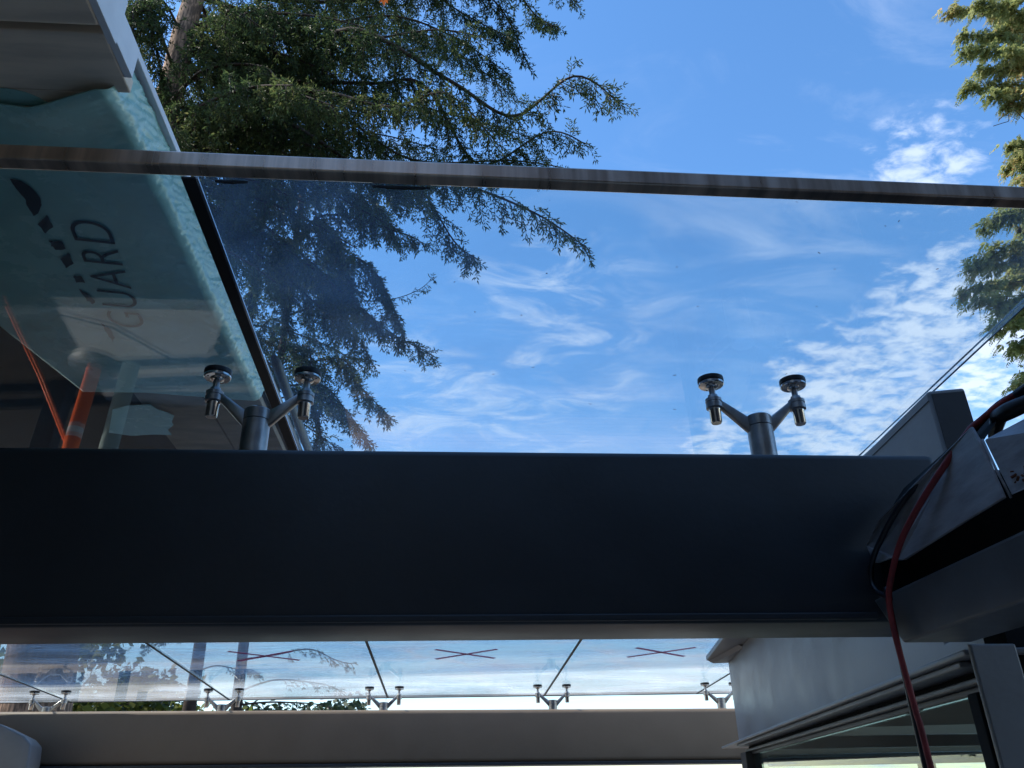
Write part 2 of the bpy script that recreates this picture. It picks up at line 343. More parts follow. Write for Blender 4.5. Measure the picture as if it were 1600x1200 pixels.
# ------------------------------------------------------------------ glass panes
def pane(x0, x1, y0, y1, label, m, group):
    b = MB(); t = .017; e = .004
    b.prism([(x0+e, y0, gz(y0)), (x1-e, y0, gz(y0)), (x1-e, y1, gz(y1)), (x0+e, y1, gz(y1))], (0, 0, t))
    return tag(b.build('glass_pane', m), label, 'glass pane', group)
YM = 3.62
pane(-2.0, -.467, 1.126, YM-.006, 'clear canopy pane under the teal wrapped eave, with mirrored orange post', 'glass_sheltered', 'near canopy panes')
pr = pane(-.459, 1.288, 1.126, YM-.006, 'clear canopy pane under open sky between black joint and right edge', 'glass', 'near canopy panes')
b = MB()
for dz in (.000, .0135): b.prism([(1.2845, 1.13, gz(1.13)+dz), (1.2885, 1.13, gz(1.13)+dz), (1.2885, YM, gz(YM)+dz), (1.2845, YM, gz(YM)+dz)], (0, 0, .0025))
b.build('ground_edge', 'glassedge', pr)
xs = [-4.05, -2.86, -1.675, -.462, .771, 2.01, 3.3]
desc = ['leftmost dusty far pane at the left picture edge', 'second dusty far pane from the left, mottled with tree reflections', 'third dusty far pane, a red cross taped near its top',
        'middle dusty far pane with the whole red tape cross', 'dusty far pane left of the grey girder, red cross partly hidden', 'dusty far pane mostly hidden behind the grey girder']
for k in range(6):
    pane(xs[k], xs[k+1], YM, 6.81, desc[k], 'glass_dirty', 'far canopy panes')
b = MB()
for k in range(26):
    x, y = rnd.uniform(-.42, 1.26), 1.14+rnd.random()**1.6*1.6; a = rnd.uniform(0, 6.28); l = rnd.uniform(.003, .009); z = gz(y)+.0185
    b.tube([(x, y, z), (x+l*math.cos(a), y+l*math.sin(a), gz(y+l*math.sin(a))+.0187)], rnd.uniform(.0004, .0009), 4)
for k in range(12):
    x, y = rnd.uniform(-.42, 1.26), 1.13+rnd.random()*1.6; r_ = rnd.uniform(.0008, .0022); b.lathe([(r_, .0), (r_*.6, r_*.6)], (x, y, gz(y)+.0178), 6)
tag(b.build('needle_litter', 'debris'), 'scattered dry needles and specks lying on the near glass', 'litter', kind='stuff')
# joints between panes
b = MB(); b.prism([(-.476, 1.126, gz(1.126)-.004), (-.452, 1.126, gz(1.126)-.004), (-.452, YM, gz(YM)-.004), (-.476, YM, gz(YM)-.004)], (0, 0, .0035))
o = tag(b.build('pane_joint', 'joint'), 'wide black joint strip between the near panes beside the eave', 'joint')
b = MB(); b.prism([(-.4515, 1.126, gz(1.126)-.004), (-.4475, 1.126, gz(1.126)-.004), (-.4475, YM, gz(YM)-.004), (-.4515, YM, gz(YM)-.004)], (0, 0, .0035))
b.build('bright_edge', 'trim', o)
jl = ['thin dark joint between far panes, leftmost, ending at left edge', 'thin dark slanting joint between far panes above the second spider fitting', 'thin dark joint between far panes meeting the middle spider fitting',
      'thin dark joint between far panes right of the middle red cross', 'thin dark joint between far panes next to the grey girder']
for k, xj in enumerate(xs[1:-1]):
    b = MB(); b.prism([(xj-.008, YM, gz(YM)-.003), (xj+.008, YM, gz(YM)-.003), (xj+.008, 6.81, gz(6.81)-.003), (xj-.008, 6.81, gz(6.81)-.003)], (0, 0, .0025))
    tag(b.build('pane_joint', 'joint'), jl[k], 'joint', 'joints of the far panes')
b = MB(); b.box(-4.05, 3.3, 6.811, 6.820, gz(6.81)-.004, gz(6.81)+.018)
tag(b.build('edge_seal', 'joint'), 'thin dark edge line along the far rim of the glass', 'joint')
# red tape crosses
for xc, lab in ((-1.10, 'faint red tape cross on the third far pane, left of the others'), (.112, 'red tape cross on the middle far pane, fully seen'), (1.33, 'red tape cross on far pane beside the grey girder')):
    o = thing('tape_cross', (xc, 5.17, gz(5.17)), lab, 'tape', 'red tape crosses')
    for dx in (-1, 1):
        p0 = Vector((xc-.185*dx, 5.31, 0)); p1 = Vector((xc+.185*dx, 5.035, 0)); d = (p1-p0).normalized(); nn = Vector((-d.y, d.x, 0))*.015
        dz = .002+.0015*(dx > 0)
        q = [p0-nn, p1-nn, p1+nn, p0+nn]
        b = MB(); b.prism([(a.x, a.y, gz(a.y)-dz) for a in q], (0, 0, .001)); b.build('tape_strip', 'tape', o)

# ------------------------------------------------------------------ spider fittings
def spider(x, y, beam_top, label, group, n=20, tilt=0):
    t = thing('spider_fitting', (x, y, beam_top), label, 'glass fitting', group)
    g = gz(y)
    hub0, hub1 = g-.137, g-.108
    b = MB(); b.lathe([(.0315, beam_top-.002), (.0315, hub0-.001)], (x, y, 0), n); b.build('post', 'stainless_dark', t, smooth=True, auto=True)
    b = MB(); b.lathe([(.0285, hub0-.004), (.0285, hub0), (.0318, hub0+.001), (.0318, hub1-.003), (.029, hub1)], (x, y, 0), n); b.build('hub', 'stainless_dark', t, smooth=True, auto=True)
    for s in (-1, 1):
        sx = x+s*.108
        b = MB()
        a0, a1 = x+s*.024, sx-s*.013
        zt0, zb0, zt1, zb1 = hub1-.006, hub0-.022, g-.060, g-.083
        for (wd, ins) in ((.011, 0),):
            b.prism([(a0, y-wd, zb0), (a1, y-wd*.7, zb1), (a1, y-wd*.7, zt1), (a0, y-wd, zt0)], (0, 2*wd*.85, 0))
        b.build('arm', 'stainless_dark', t, bevel=.004, seg=2, smooth=True)
        b = MB(); b.lathe([(.018, g-.088), (.0205, g-.086), (.0205, g-.074), (.0185, g-.073), (.0185, g-.070), (.0205, g-.069), (.0205, g-.061), (.0175, g-.059), (.014, g-.058), (.012, g-.050), (.008, g-.049), (.0075, g-.022)], (sx, y, 0), n)
        b.build('swivel_bolt', 'stainless_dark', t, smooth=True, auto=True)
        b = MB(); b.lathe([(.0120, g-.127), (.0142, g-.124), (.0142, g-.094), (.0155, g-.092), (.0155, g-.0885)], (sx, y, 0), n)
        cp = b.build('end_cap', 'chrome', t, smooth=True, auto=True)
        b = MB(); b.lathe([(.010, g-.030), (.016, g-.027), (.0165, g-.024), (.030, g-.023), (.032, g-.021), (.032, g-.0165), (.030, g-.0155)], (sx, y, 0), n+8)
        dk = b.build('clamp_disc', 'chrome', t, smooth=True, auto=True)
        for a in (R(100), R(220), R(340)):
            b = MB(); b.lathe([(.0022, g-.0236), (.0022, g-.0222)], (sx+.0235*math.cos(a), y+.0235*math.sin(a), 0), 8); b.build('pin_hole', 'black', dk)
        b = MB(); b.lathe([(.029, g-.0150), (.0325, g-.0135), (.0330, g-.0075), (.0325, g-.002), (.030, g-.0006)], (sx, y, 0), n+8)
        b.build('gasket', 'black', t, smooth=True, auto=True)
    return t
spider(-.462, 1.79, BZ1, 'large stainless spider fitting under the glass beside the teal eave', 'large near fittings', 28)
spider(.768, 1.79, BZ1, 'large stainless spider fitting standing alone against the blue sky', 'large near fittings', 28)
for xx, lab in ((-2.80, 'small far spider fitting nearest the left picture edge'), (-1.60, 'small far spider fitting in front of the two tree trunks'), (-.455, 'small far spider fitting left of the middle red tape cross'),
                (.776, 'small far spider fitting right of the middle red tape cross'), (2.04, 'small far spider fitting beside the grey girder')):
    spider(xx, 6.3, .565+b2z(xx), lab, 'small fittings on the far beam', 14)

# ------------------------------------------------------------------ big I girder on the right and the window below it
def gx(y): return 1.035+.1745*(y-1.606)          # outer edge line of its lower flange
GD = Vector((.1745, 1, 0)).normalized(); GN = Vector((GD.y, -GD.x, 0))   # along, and to the right
def gp(y, off, z): return Vector((gx(y), y, z)) + GN*off
o = thing('steel_girder', gp(3.4, .1, .235), 'pale grey steel I girder running away at right, wide flanges top and bottom', 'girder')
b = MB()
ye = 5.26
b.prism([gp(1.66, .105, .247), gp(1.96, .105, .247), gp(ye, .105, .247), gp(ye, .105, .745), gp(2.22, .105, .745), gp(2.12, .105, .68), gp(1.97, .105, .60), gp(1.96, .105, .309), gp(1.66, .105, .309)], GN*.02)
b.build('web', 'girder', o, bevel=.004)
b = MB(); b.prism([gp(1.62, 0, .235), gp(ye+.03, 0, .235), gp(ye+.0, .225, .235), gp(1.62, .225, .235)], (0, 0, .0115)); b.build('lower_flange', 'girder', o, bevel=.004, seg=3)
b = MB(); b.prism([gp(2.4, -.03, .746), gp(ye, -.03, .746), gp(ye, .23, .746), gp(2.4, .23, .746)], (0, 0, .03)); b.build('upper_flange', 'girder', o, bevel=.006, seg=3)
b = MB(); b.prism([gp(ye-.004, .01, .728), gp(ye-.004, .103, .728), gp(ye-.004, .103, .7445), gp(ye-.004, -.02, .7445)], (0, -.6, 0)); b.build('weld_fillet', 'girder', o)
o = thing('window_wall', gp(3.2, .12, GROUND), 'dark framed window wall below the grey girder, reflecting the canopy', 'window')
for off0, off1, z0, z1, m in ((.018, .13, .2215, .2335, 'girder'), (.080, .12, .206, .2210, 'void'), (.060, .13, .194, .2055, 'clad'), (.082, .12, .180, .1935, 'steel')):
    b = MB(); b.prism([gp(1.70, off0, z0), gp(4.80, off0, z0), gp(4.80, off1, z0), gp(1.70, off1, z0)], (0, 0, z1-z0)); b.build('head_frame', m, o, bevel=.003)
b = MB(); b.prism([gp(1.72, .09, GROUND+.1), gp(4.7, .09, GROUND+.1), gp(4.7, .102, GROUND+.1), gp(1.72, .102, GROUND+.1)], (0, 0, .178-GROUND-.1)); b.build('pane', 'window', o)
for yy, wd, m in ((4.72, .17, 'siding'), (1.72, .05, 'void')):
    b = MB(); b.prism([gp(yy, .045, GROUND), gp(yy+wd, .045, GROUND), gp(yy+wd, .125, GROUND), gp(yy, .125, GROUND)], (0, 0, (.192 if yy > 3 else .175)-GROUND)); b.build('mullion', m, o, bevel=.004)
b = MB(); b.prism([gp(1.77, .05, GROUND), gp(4.7, .05, GROUND), gp(4.7, .125, GROUND), gp(1.77, .125, GROUND)], (0, 0, .095)); b.build('sill', 'steel', o, bevel=.004)
# the room behind: far frames and dark ceiling
o = thing('glazed_room', (2.9, 3.6, GROUND), 'dim glazed room behind the window wall with pale rails', 'room')
b = MB(); b.prism([gp(2.0, .24, .30), gp(4.75, .24, .30), gp(4.75, 3.2, .30), gp(2.0, 3.2, .30)], (0, 0, .04)); b.build('ceiling', 'siding', o)
def rail(y, x1, z0, z1, m, th=.06, name='rail'):
    b = MB(); b.box(gx(y)+.16, x1, y, y+th, z0, z1); b.build(name, m, o, bevel=.006)
rail(4.55, 4.2, .195, .255, 'clad'); rail(4.60, 4.2, .155, .170, 'white', .05); rail(4.62, 4.2, .115, .152, 'siding', .05)
b = MB(); b.box(2.55, 2.62, 4.6, 4.66, GROUND, .114); b.build('mullion', 'siding', o)
b = MB(); b.box(4.2, 4.3, 1.9, 4.7, GROUND, .29); b.build('side_wall', 'siding', o)

# right-hand cladding girder coming towards the photographer
o = thing('clad_girder', (.96, .6, .25), 'grey clad steel girder coming from the big beam towards the viewer', 'girder')
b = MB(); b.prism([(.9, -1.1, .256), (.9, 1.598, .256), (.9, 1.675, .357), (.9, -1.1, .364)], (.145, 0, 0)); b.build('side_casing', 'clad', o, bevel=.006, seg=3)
b = MB(); b.box(.93, 1.06, -1.1, 1.665, .366, .47); b.build('gap_shade_fill', 'void', o)  # solid black filling painted in for the shade of the gap
pl = [(1.666, .473), (1.640, .428), (1.60, .417), (1.545, .412), (1.535, .405), (1.516, .401), (1.35, .404), (1.17, .410), (1.19, .515), (1.207, .551), (1.40, .520), (1.55, .493)]
b = MB(); b.prism([(.895+.012*math.sin(y*31), y, z) for y, z in pl], (.006, 0, 0)); b.build('bent_flashing', 'clad_worn', o, bevel=.0015)
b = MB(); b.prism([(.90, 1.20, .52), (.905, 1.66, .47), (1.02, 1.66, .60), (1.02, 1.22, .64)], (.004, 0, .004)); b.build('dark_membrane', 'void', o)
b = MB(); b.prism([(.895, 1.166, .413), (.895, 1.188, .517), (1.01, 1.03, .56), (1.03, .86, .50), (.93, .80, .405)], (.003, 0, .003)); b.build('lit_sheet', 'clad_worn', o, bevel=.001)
b = MB(); b.tube([(.893, 1.166, .409), (.892, 1.178, .46), (.893, 1.19, .52)], .0022, 6); b.build('sheet_lip', 'clad_worn', o, smooth=True)
b = MB(); b.tube([(1.0, 1.30, .575), (.955, 1.215, .575), (.945, 1.17, .566), (.96, 1.12, .565), (1.0, 1.05, .575), (1.05, .95, .58)], [.010, .014, .015, .013, .012, .012], 12); b.build('rolled_membrane', 'black', o, smooth=True)
b = MB(); b.tube([(.955, 1.16, .59), (.97, 1.10, .60), (.99, 1.03, .607), (1.03, .9, .60)], .007, 10); b.build('hose', 'black_cord', o, smooth=True)
b = MB()
for k in range(38):
    yy = rnd.uniform(.98, 1.16); f = (1.17-yy)/.2; px = Vector((.893+f*.02, yy, .414+.012*rnd.random()+abs(rnd.gauss(0, .010))+f*.008))
    d = Vector((rnd.uniform(-.3, .3), rnd.uniform(-1, 1), rnd.uniform(-.2, .5))).normalized(); b.tube([px, px+d*rnd.uniform(.003, .012)], rnd.uniform(.0010, .0028), 5)
tag(b.build('debris', 'debris', o), kind='stuff')
# column below it
b = MB(); b.box(1.04, 1.137, 1.6, 1.612, GROUND+.05, .254)
tag(b.build('steel_column', 'galv', bevel=.004), 'flat grey steel column at the lower right picture corner', 'column')
b = MB(); b.box(1.139, 3.3, 1.625, 1.70, GROUND+.05, .60)  # flat black sheet stands in for the unlit interior
tag(b.build('dark_interior_panel', 'void'), 'black panel standing in for the dark interior behind the grey column', 'wall')
# box beam over the main beam
o = thing('box_beam_end', (1.25, 2.2, .70), 'cut end of a grey box beam sitting on the big beam at right', 'beam')
b = MB(); b.prism([(1.2, 1.74, .695), (1.302, 1.74, .695), (1.302, 1.74, .905), (1.2, 1.74, .893)], (0, 1.2, -.085)); b.build('box_section', 'galv', o, bevel=.008, seg=3)
b = MB(); b.prism([(1.198, 1.745, .866), (1.1995, 1.745, .866), (1.1995, 1.745, .8675), (1.198, 1.745, .8675)], (0, 1.1, -.078)); b.build('seam', 'black', o)
b = MB(); b.prism([(1.207, 1.7385, .70), (1.297, 1.7385, .70), (1.297, 1.7385, .893), (1.207, 1.7385, .883)], (0, .0012, 0)); b.build('shaded_end_plate', 'steel', o, bevel=.0005)  # darker plate puts the end face's shade into colour
b = MB(); b.box(1.303, 2.3, 1.76, 1.87, .60, .69); b.build('side_bracket', 'steel', o, bevel=.004)

# cords
def spline(pts, n=8):
    out = []; P = [Vector(p) for p in pts]
    for i in range(len(P)-1):
        p0, p1, p2, p3 = P[max(i-1, 0)], P[i], P[i+1], P[min(i+2, len(P)-1)]
        for k in range(n):
            t = k/n; out.append(.5*((2*p1)+(p2-p0)*t+(2*p0-5*p1+4*p2-p3)*t*t+(3*p1-p0-3*p2+p3)*t**3))
    out.append(P[-1]); return out
pts = [(1.06, 1.10, .585), (.985, 1.17, .605)]
for px, py, X in ((1527, 661, .935), (1508, 682, .915), (1472, 733, .885), (1436, 790, .875), (1408, 845, .870), (1394, 895, .868), (1389, 935, .868), (1397, 985, .868), (1414, 1050, .869), (1432, 1115, .870), (1456, 1205, .872)):
    pts.append(on_x(px, py, X))
e = pts[-1]; pts += [(e.x+.01, e.y, -.6), (e.x, e.y+.02, -1.3), (e.x-.05, e.y+.02, -1.54), (e.x-.4, e.y-.3, GROUND+.057)]
b = MB(); b.tube(spline(pts), .0060, 10)
tag(b.build('extension_cord', 'red_cord', smooth=True), 'red extension cord draped over the girder and hanging down at right', 'cord')
pts = [(1.03, 1.14, .60), (.965, 1.20, .60)]
for px, py, X in ((1505, 690, .93), (1455, 735, .905), (1410, 785, .888), (1378, 840, .882), (1362, 880, .88), (1362, 908, .88), (1372, 925, .879), (1390, 938, .876), (1398, 985, .878)):
    pts.append(on_x(px, py, X))
e = pts[-1]; pts += [(e.x, e.y+.01, -.6), (e.x-.02, e.y+.02, -1.535), (e.x-.3, e.y-.1, GROUND+.057)]
b = MB(); b.tube(spline(pts), .006, 8)
tag(b.build('cable', 'black_cord', smooth=True), 'black cable looped over the girder left of the red cord', 'cord')

# ------------------------------------------------------------------ house on the left: eave, boards, roof
EZ = 1.2
o = thing('house', (-2.6, .5, GROUND), 'house eave at the left with brown soffit boards and white edge', 'house')
b = MB(); b.box(-2.35, -2.2, -2.0, 3.3, GROUND, 1.235); b.build('wall', 'siding', o)
b = MB(); b.box(-2.2, -1.05, -1.6, 3.38, 1.237, 1.262); b.build('dark_soffit', 'void', o)  # flat black stands in for the unlit underside
b = MB(); b.box(-1.048, -.66, 1.14, 3.38, 1.240, 1.262); b.build('soffit_backing', 'ply', o)
for x0, x1 in ((-1.05, -.835), (-.829, -.648)):
    b = MB(); b.box(x0, x1, 2.30, 3.38, 1.214, 1.236); b.build('plywood_sheet', 'ply', o, bevel=.001)
b = MB(); b.box(-1.7, -.617, 1.026, 1.162, 1.205, 1.236); b.box(-1.7, -.66, 1.162, 1.28, 1.205, 1.236); b.build('soffit_board', 'wood', o, bevel=.003)
b = MB(); b.prism([(-1.7, .982, 1.172), (-.600, .982, 1.172), (-.617, 1.024, 1.236), (-1.7, 1.024, 1.236)], (0, -.03, .03)); b.build('soffit_board', 'wood', o, bevel=.002)
b = MB(); b.box(-1.7, -.602, .55, .980, 1.170, 1.20); b.build('soffit_board', 'wood', o, bevel=.003)
b = MB(); b.box(-.6165, -.602, 1.026, 1.125, 1.206, 1.279); b.build('fascia_board', 'white', o, bevel=.001)
b = MB(); b.box(-.6015, -.588, .55, 1.02, 1.172, 1.279); b.build('fascia_board', 'white', o, bevel=.001)
b = MB(); b.box(-.655, -.612, -1.6, 3.4, 1.281, 1.300); b.build('drip_edge', 'white', o, bevel=.002)
b = MB(); b.prism([(-.62, -1.6, 1.302), (-2.6, -1.6, 2.4), (-2.6, -1.6, 2.3), (-.64, -1.6, 1.301)], (0, 5.0, 0)); b.build('roof', 'roof', o)
b = MB(); b.box(-7.5, -2.5, -3.0, 3.3, 1.30, 4.6); b.build('sun_block_storey', 'siding', o)  # unseen mass added to keep the sun off the canopy
b = MB(); b.box(-4.5, -3.4, 3.31, 6.25, 1.55, 6.3); b.build('sun_block_bay', 'siding', o)  # unseen box added to block the sun from the girder web
for yy in (3.5, 6.0):
    b = MB(); b.box(-4.4, -4.25, yy, yy+.15, GROUND, 1.549); b.build('stilt', 'siding', o)  # legs for the added sun-blocking box
b = MB(); b.prism([(-7.9, -3.2, 4.61), (-2.2, -3.2, 4.61), (-5.0, -3.2, 6.6)], (0, 6.5, 0)); b.build('sun_block_roof', 'roof', o)  # unseen, added with the storey below to block the sun
b = MB(); b.tube([(-.592, 2.40, 1.32), (-.592, 2.44, 1.32), (-.592, 3.4, 1.30)], [.010, .017, .017], 16)
b.build('dark_tube', 'black', o, smooth=True)  # slim dark tube along the eave edge
# unseen wing, added to shade the beams and darken the bar's reflection
o = None
b = MB(); b.box(.15, 6.0, -2.6, -1.25, GROUND, 4.2)
tag(b.build('shade_wing', 'siding'), 'unseen dark wing added behind the viewer for shade', 'house')
b = MB(); b.box(-2.3, .148, -1.6, -1.45, GROUND, 3.3)  # unseen wall, added so the stainless bar mirrors a warm tone
tag(b.build('bounce_wall', 'wood'), 'unseen pale wall added behind the viewer for a warm reflection in the bar', 'wall')

# teal membrane wrapped under the eave and up over its edge
def xl(y): return -1.263+.166*(y-2.03) if y > 1.7 else -1.318-.35*(1.7-y)
mem = thing('membrane_wrap', (-.9, 1.8, EZ), 'teal printed membrane wrapped under the eave, crinkled along its edge', 'membrane')
def front_edge(s):      # sagging near edge: s 0 (left) .. 1 (right)
    px = -250+s*465
    py = 152+22*math.exp(-((px-85)/70)**2)*.3 - max(0, (px-90))*.30*max(0, (px-90))/130. if px > 0 else 138
    return px, py
nu, nv = 110, 380
b = MB(); verts = []
for j in range(nv+1):
    tv = j/nv
    for i in range(nu+1):
        tu = i/nu
        yfar = 2.44+.10*max(0, tu-.3); 
        # arc-length coordinate across: flat underside, rounded corner, upright
        flat = .80
        ynear = 1.176+.016*math.exp(-((tu-.66)/.09)**2)
        if tu > .66: ynear -= .042*min(1, (tu-.66)/.14)
        if tu > .80: ynear += .032*(tu-.8)/.2
        y = ynear+(yfar-ynear)*tv
        x_edge = -.640
        if tu < flat:
            f = tu/flat; x = xl(y)+(x_edge-.028-xl(y))*f; z = EZ
        else:
            f = (tu-flat)/(1-flat)
            if f < .4:
                a = f/.4*math.pi/2; x = x_edge-.028+.028*math.sin(a); z = EZ+.028-.028*math.cos(a)
            else:
                x = x_edge+(f-.4)/.6*.014; z = EZ+.028+(f-.4)/.6*.05
        # near edge hangs away from the board, crinkles at the folded edge
        p = Vector((x*9, y*7, z*9))
        cr = max(0, min(1, (tu-.76)/.09))
        amp = .0036*cr+.0003
        arc = tu*1.2
        n1 = 1-2*abs(mnoise.noise(Vector((arc*9+y*6, y*34-arc*26, 1.3)))); n2 = 1-2*abs(mnoise.noise(Vector((arc*12-y*8, y*80+arc*30, 7.7)))); n3 = mnoise.noise(Vector((arc*22, y*150-arc*60, 3.1)))
        w1 = amp*(.9*n1+.55*n2+.25*n3-.6)
        ten = .0018*math.sin(40*y+8*x)*max(0, 1-abs(y-1.93)/.16)
        if tu < flat: z += w1*.8+ten
        else: x += w1; z += w1*.4
        sag = -.016*math.exp(-(tv/.05)**2)*(.4+.6*math.sin(tu*5.5+.3)**2)
        z += sag
        b.v.append((x, y, z))
for j in range(nv):
    for i in range(nu):
        a = j*(nu+1)+i; b.f.append((a, a+1, a+nu+2, a+nu+1))
ms = b.build('sheet', 'teal', mem, smooth=True)
sd = ms.modifiers.new('thickness', 'SOLIDIFY'); sd.thickness = .0015; sd.offset = 1
b = MB(); fan = [on_z(0, 138, 1.203)] + [on_z(px, 138+.0045*(px)**2*.9, 1.203) for px in (10, 25, 42, 60, 75)] + [on_z(60, 165, 1.203), on_z(0, 165, 1.203)]
b.prism(fan, (0, 0, .0012)); b.build('inner_fold', 'teal', mem)
# hanging flap at the far end
fl = MB(); q = [(176, 640), (200, 634), (234, 632), (246, 640), (256, 643), (272, 650), (268, 660), (271, 664), (262, 672), (268, 680), (240, 679), (205, 681), (170, 676)]
fl.prism([on_z(x, y, 1.205) for x, y in q], (0, 0, .002)); fl.build('loose_flap', 'teal', mem)
# printing
cu = bpy.data.curves.new('t', 'FONT'); cu.body = 'GUARD'; cu.size = .128; cu.space_character = 1.09; cu.extrude = 0; cu.offset = -.0016
to = bpy.data.objects.new('t', cu); C.objects.link(to)
me = bpy.data.meshes.new_from_object(to.evaluated_get(bpy.context.evaluated_depsgraph_get())); bpy.data.objects.remove(to)
xsv = [v.co.x for v in me.vertices]; ysv = [v.co.y for v in me.vertices]
g0, g1 = on_z(229, 512, EZ), on_z(170, 347, EZ)
wid = (Vector((g1.x, g1.y))-Vector((g0.x, g0.y))).length; hgt = .092
adv = Vector((g1.x-g0.x, g1.y-g0.y, 0)).normalized(); upv = Vector((adv.y, -adv.x, 0)); upv = upv if upv.x < 0 else -upv
org = Vector((g0.x, g0.y, EZ-.0035))
for v in me.vertices:
    uu = (v.co.x-min(xsv))/(max(xsv)-min(xsv)); vv = (v.co.y-min(ysv))/(max(ysv)-min(ysv))
    v.co = org+adv*(uu*wid)+upv*(vv*hgt)
me.materials.append(M['ink']); lo = bpy.data.objects.new('lettering', me); C.objects.link(lo); lo.parent = mem; lo.matrix_parent_inverse = mem.matrix_basis.inverted()
lo['label'] = 'black printed word GUARD'
marks = [[(60, 155), (130, 170), (200, 215), (250, 275), (260, 320), (240, 375), (210, 388), (165, 320), (160, 290), (100, 220)],
         [(295, 385), (332, 455), (280, 500), (235, 440)], [(305, 540), (340, 552), (385, 545), (415, 600), (350, 605), (322, 578)], [(430, 620), (458, 685), (415, 715), (378, 660), (400, 640)],
         [(455, 765), (510, 765), (530, 808), (480, 805)], [(490, 840), (560, 885), (597, 925), (580, 945), (545, 920)], [(630, 1060), (690, 1100), (715, 1150), (705, 1180), (660, 1110)]]
for mk in marks:
    b = MB(); pts = []
    n = len(mk)
    for i in range(n):
        a, c = mk[i], mk[(i+1) % n]
        for k in range(4):
            t = k/4; j = 4 if n < 10 else 2
            pts.append((a[0]+(c[0]-a[0])*t+rnd.uniform(-j, j), a[1]+(c[1]-a[1])*t+rnd.uniform(-j, j)))
    b.poly([on_z(x/4, 240+y/4, EZ-.0035) for x, y in pts]); b.build('printed_mark', 'ink', mem)

# ------------------------------------------------------------------ things on the ground that the near glass mirrors
def mirror_ground(px, py, zt):        # where a mirrored sight line meets height zt
    d = pix(px, py); s = .0465; n = Vector((0, s, 1)).normalized()
    t = (.945+s*1.79)/(d.z+s*d.y); p = d*t; r = d-2*d.dot(n)*n
    k = (zt-p.z)/r.z; return p+r*k
pb = mirror_ground(150, 566, GROUND)
o = thing('delineator_post', (pb.x, pb.y, GROUND), 'orange delineator post with pale band, seen mirrored in the glass', 'traffic post')
b = MB(); b.lathe([(.20, .002), (.20, .03), (.17, .05), (.07, .075)], (pb.x, pb.y, GROUND), 28); b.build('base', 'black', o, smooth=True, auto=True)
segs = [(.075, .60, 'orange', .055), (.602, .685, 'reflect', .0555), (.687, .90, 'orange', .055)]
for z0, z1, m, r in segs:
    b = MB(); b.lathe([(r, z0), (r, z1)] if z1 < .8 else [(r, z0), (r, z1-.03), (r*.7, z1)], (pb.x, pb.y, GROUND), 20); b.build('tube' if m == 'orange' else 'reflective_band', m, o, smooth=True, auto=True)
pb = mirror_ground(206, 566, GROUND)
b = MB(); b.lathe([(.066, .0), (.066, .50), (.066, 1.0)], (pb.x, pb.y, GROUND+.002), 20)
tag(b.build('grey_pipe', 'pipe', smooth=True, auto=True), 'pale grey pipe standing beside the orange post, mirrored in glass', 'pipe')
q = [mirror_ground(x, y, GROUND+.03) for x, y in ((78, 463), (355, 472), (420, 640), (165, 625))]
b = MB(); b.prism(q, (0, 0, -.025)); tag(b.build('board_sheet', 'panel'), 'pale board lying on the ground, mirrored as light patch under the eave', 'board')
p0 = mirror_ground(2, 462, GROUND); p1 = mirror_ground(62, 590, GROUND+.45); p2 = mirror_ground(106, 702, GROUND+.75)
b = MB(); b.tube([p0, p1, p2], .011, 10); tag(b.build('red_stake', 'orange', smooth=True), 'thin red leaning stake mirrored at the left edge of the glass', 'stake')

# ------------------------------------------------------------------ trees
def sprig(b, p, d, rr, ln, wd):
    a = d.cross(Vector((rr.gauss(0, 1), rr.gauss(0, 1), rr.gauss(0, 1))))
    if a.length < 1e-4: return
    a.normalize(); b.kite(p, d, a, ln, wd); b.kite(p, d, d.cross(a), ln, wd*.8)
def fir_limb(wood, fol, pts, r0, rr, twl=.8, dens=1., sl=.075, sw=.0095, start=.12, droop=.9):
    P = spline(pts, 7); n = len(P)
    wood.tube(P, [.6*r0*(1-.88*k/(n-1))+.004 for k in range(n)], 6)
    tot = sum((P[k+1]-P[k]).length for k in range(n-1)); acc = 0
    for k in range(n-1):
        seg = P[k+1]-P[k]; sln = seg.length; t = seg.normalized()
        cnt = max(1, int(sln*26*dens+rr.random()))
        for c in range(cnt):
            f = (acc+sln*(c+rr.random())/cnt)/tot
            if f < start: continue
            p = P[k]+seg*rr.random()
            side = t.cross(Vector((0, 0, 1))).normalized()*(1 if rr.random() < .5 else -1)
            L0 = twl*(1.05-.72*f)*rr.uniform(.45, 1.15)
            d = (t*rr.uniform(.1, .8)+side*rr.uniform(.15, 1.)+Vector((0, 0, -1))*rr.uniform(-.25, droop)).normalized()
            q = p.copy(); st = .055; m = max(2, int(L0/st)); tw = [q.copy()]
            for s in range(m):
                d = (d+Vector((rr.gauss(0, .12), rr.gauss(0, .12), -.07*droop+rr.gauss(0, .12)))).normalized()
                q = q+d*st; tw.append(q.copy())
                for e in (-1, 1):
                    if rr.random() < .85:
                        sd = d.cross(Vector((rr.gauss(0, .35), rr.gauss(0, .35), 1))).normalized()*e
                        dd = (d*rr.uniform(.5, 1.0)+sd*rr.uniform(.5, 1.)+Vector((0, 0, rr.uniform(-.5, .15)))).normalized()
                        sprig(fol, q, dd, rr, sl*rr.uniform(.6, 1.35), sw*rr.uniform(.8, 1.3))
                        if rr.random() < .62 and s < m-1:
                            q2 = q+dd*sl*.8
                            for e2 in (-1, 1):
                                d3 = (dd+d.cross(dd)*e2*.8+Vector((rr.gauss(0, .2), rr.gauss(0, .2), rr.gauss(0, .2)))).normalized()
                                sprig(fol, q2, d3, rr, sl*rr.uniform(.6, 1.1), sw)
            sprig(fol, q, d, rr, sl*1.2, sw)
            wood.tube([tw[0], tw[len(tw)//2], tw[-1]], [.006, .004, .002], 3, cap=False)
        acc += sln
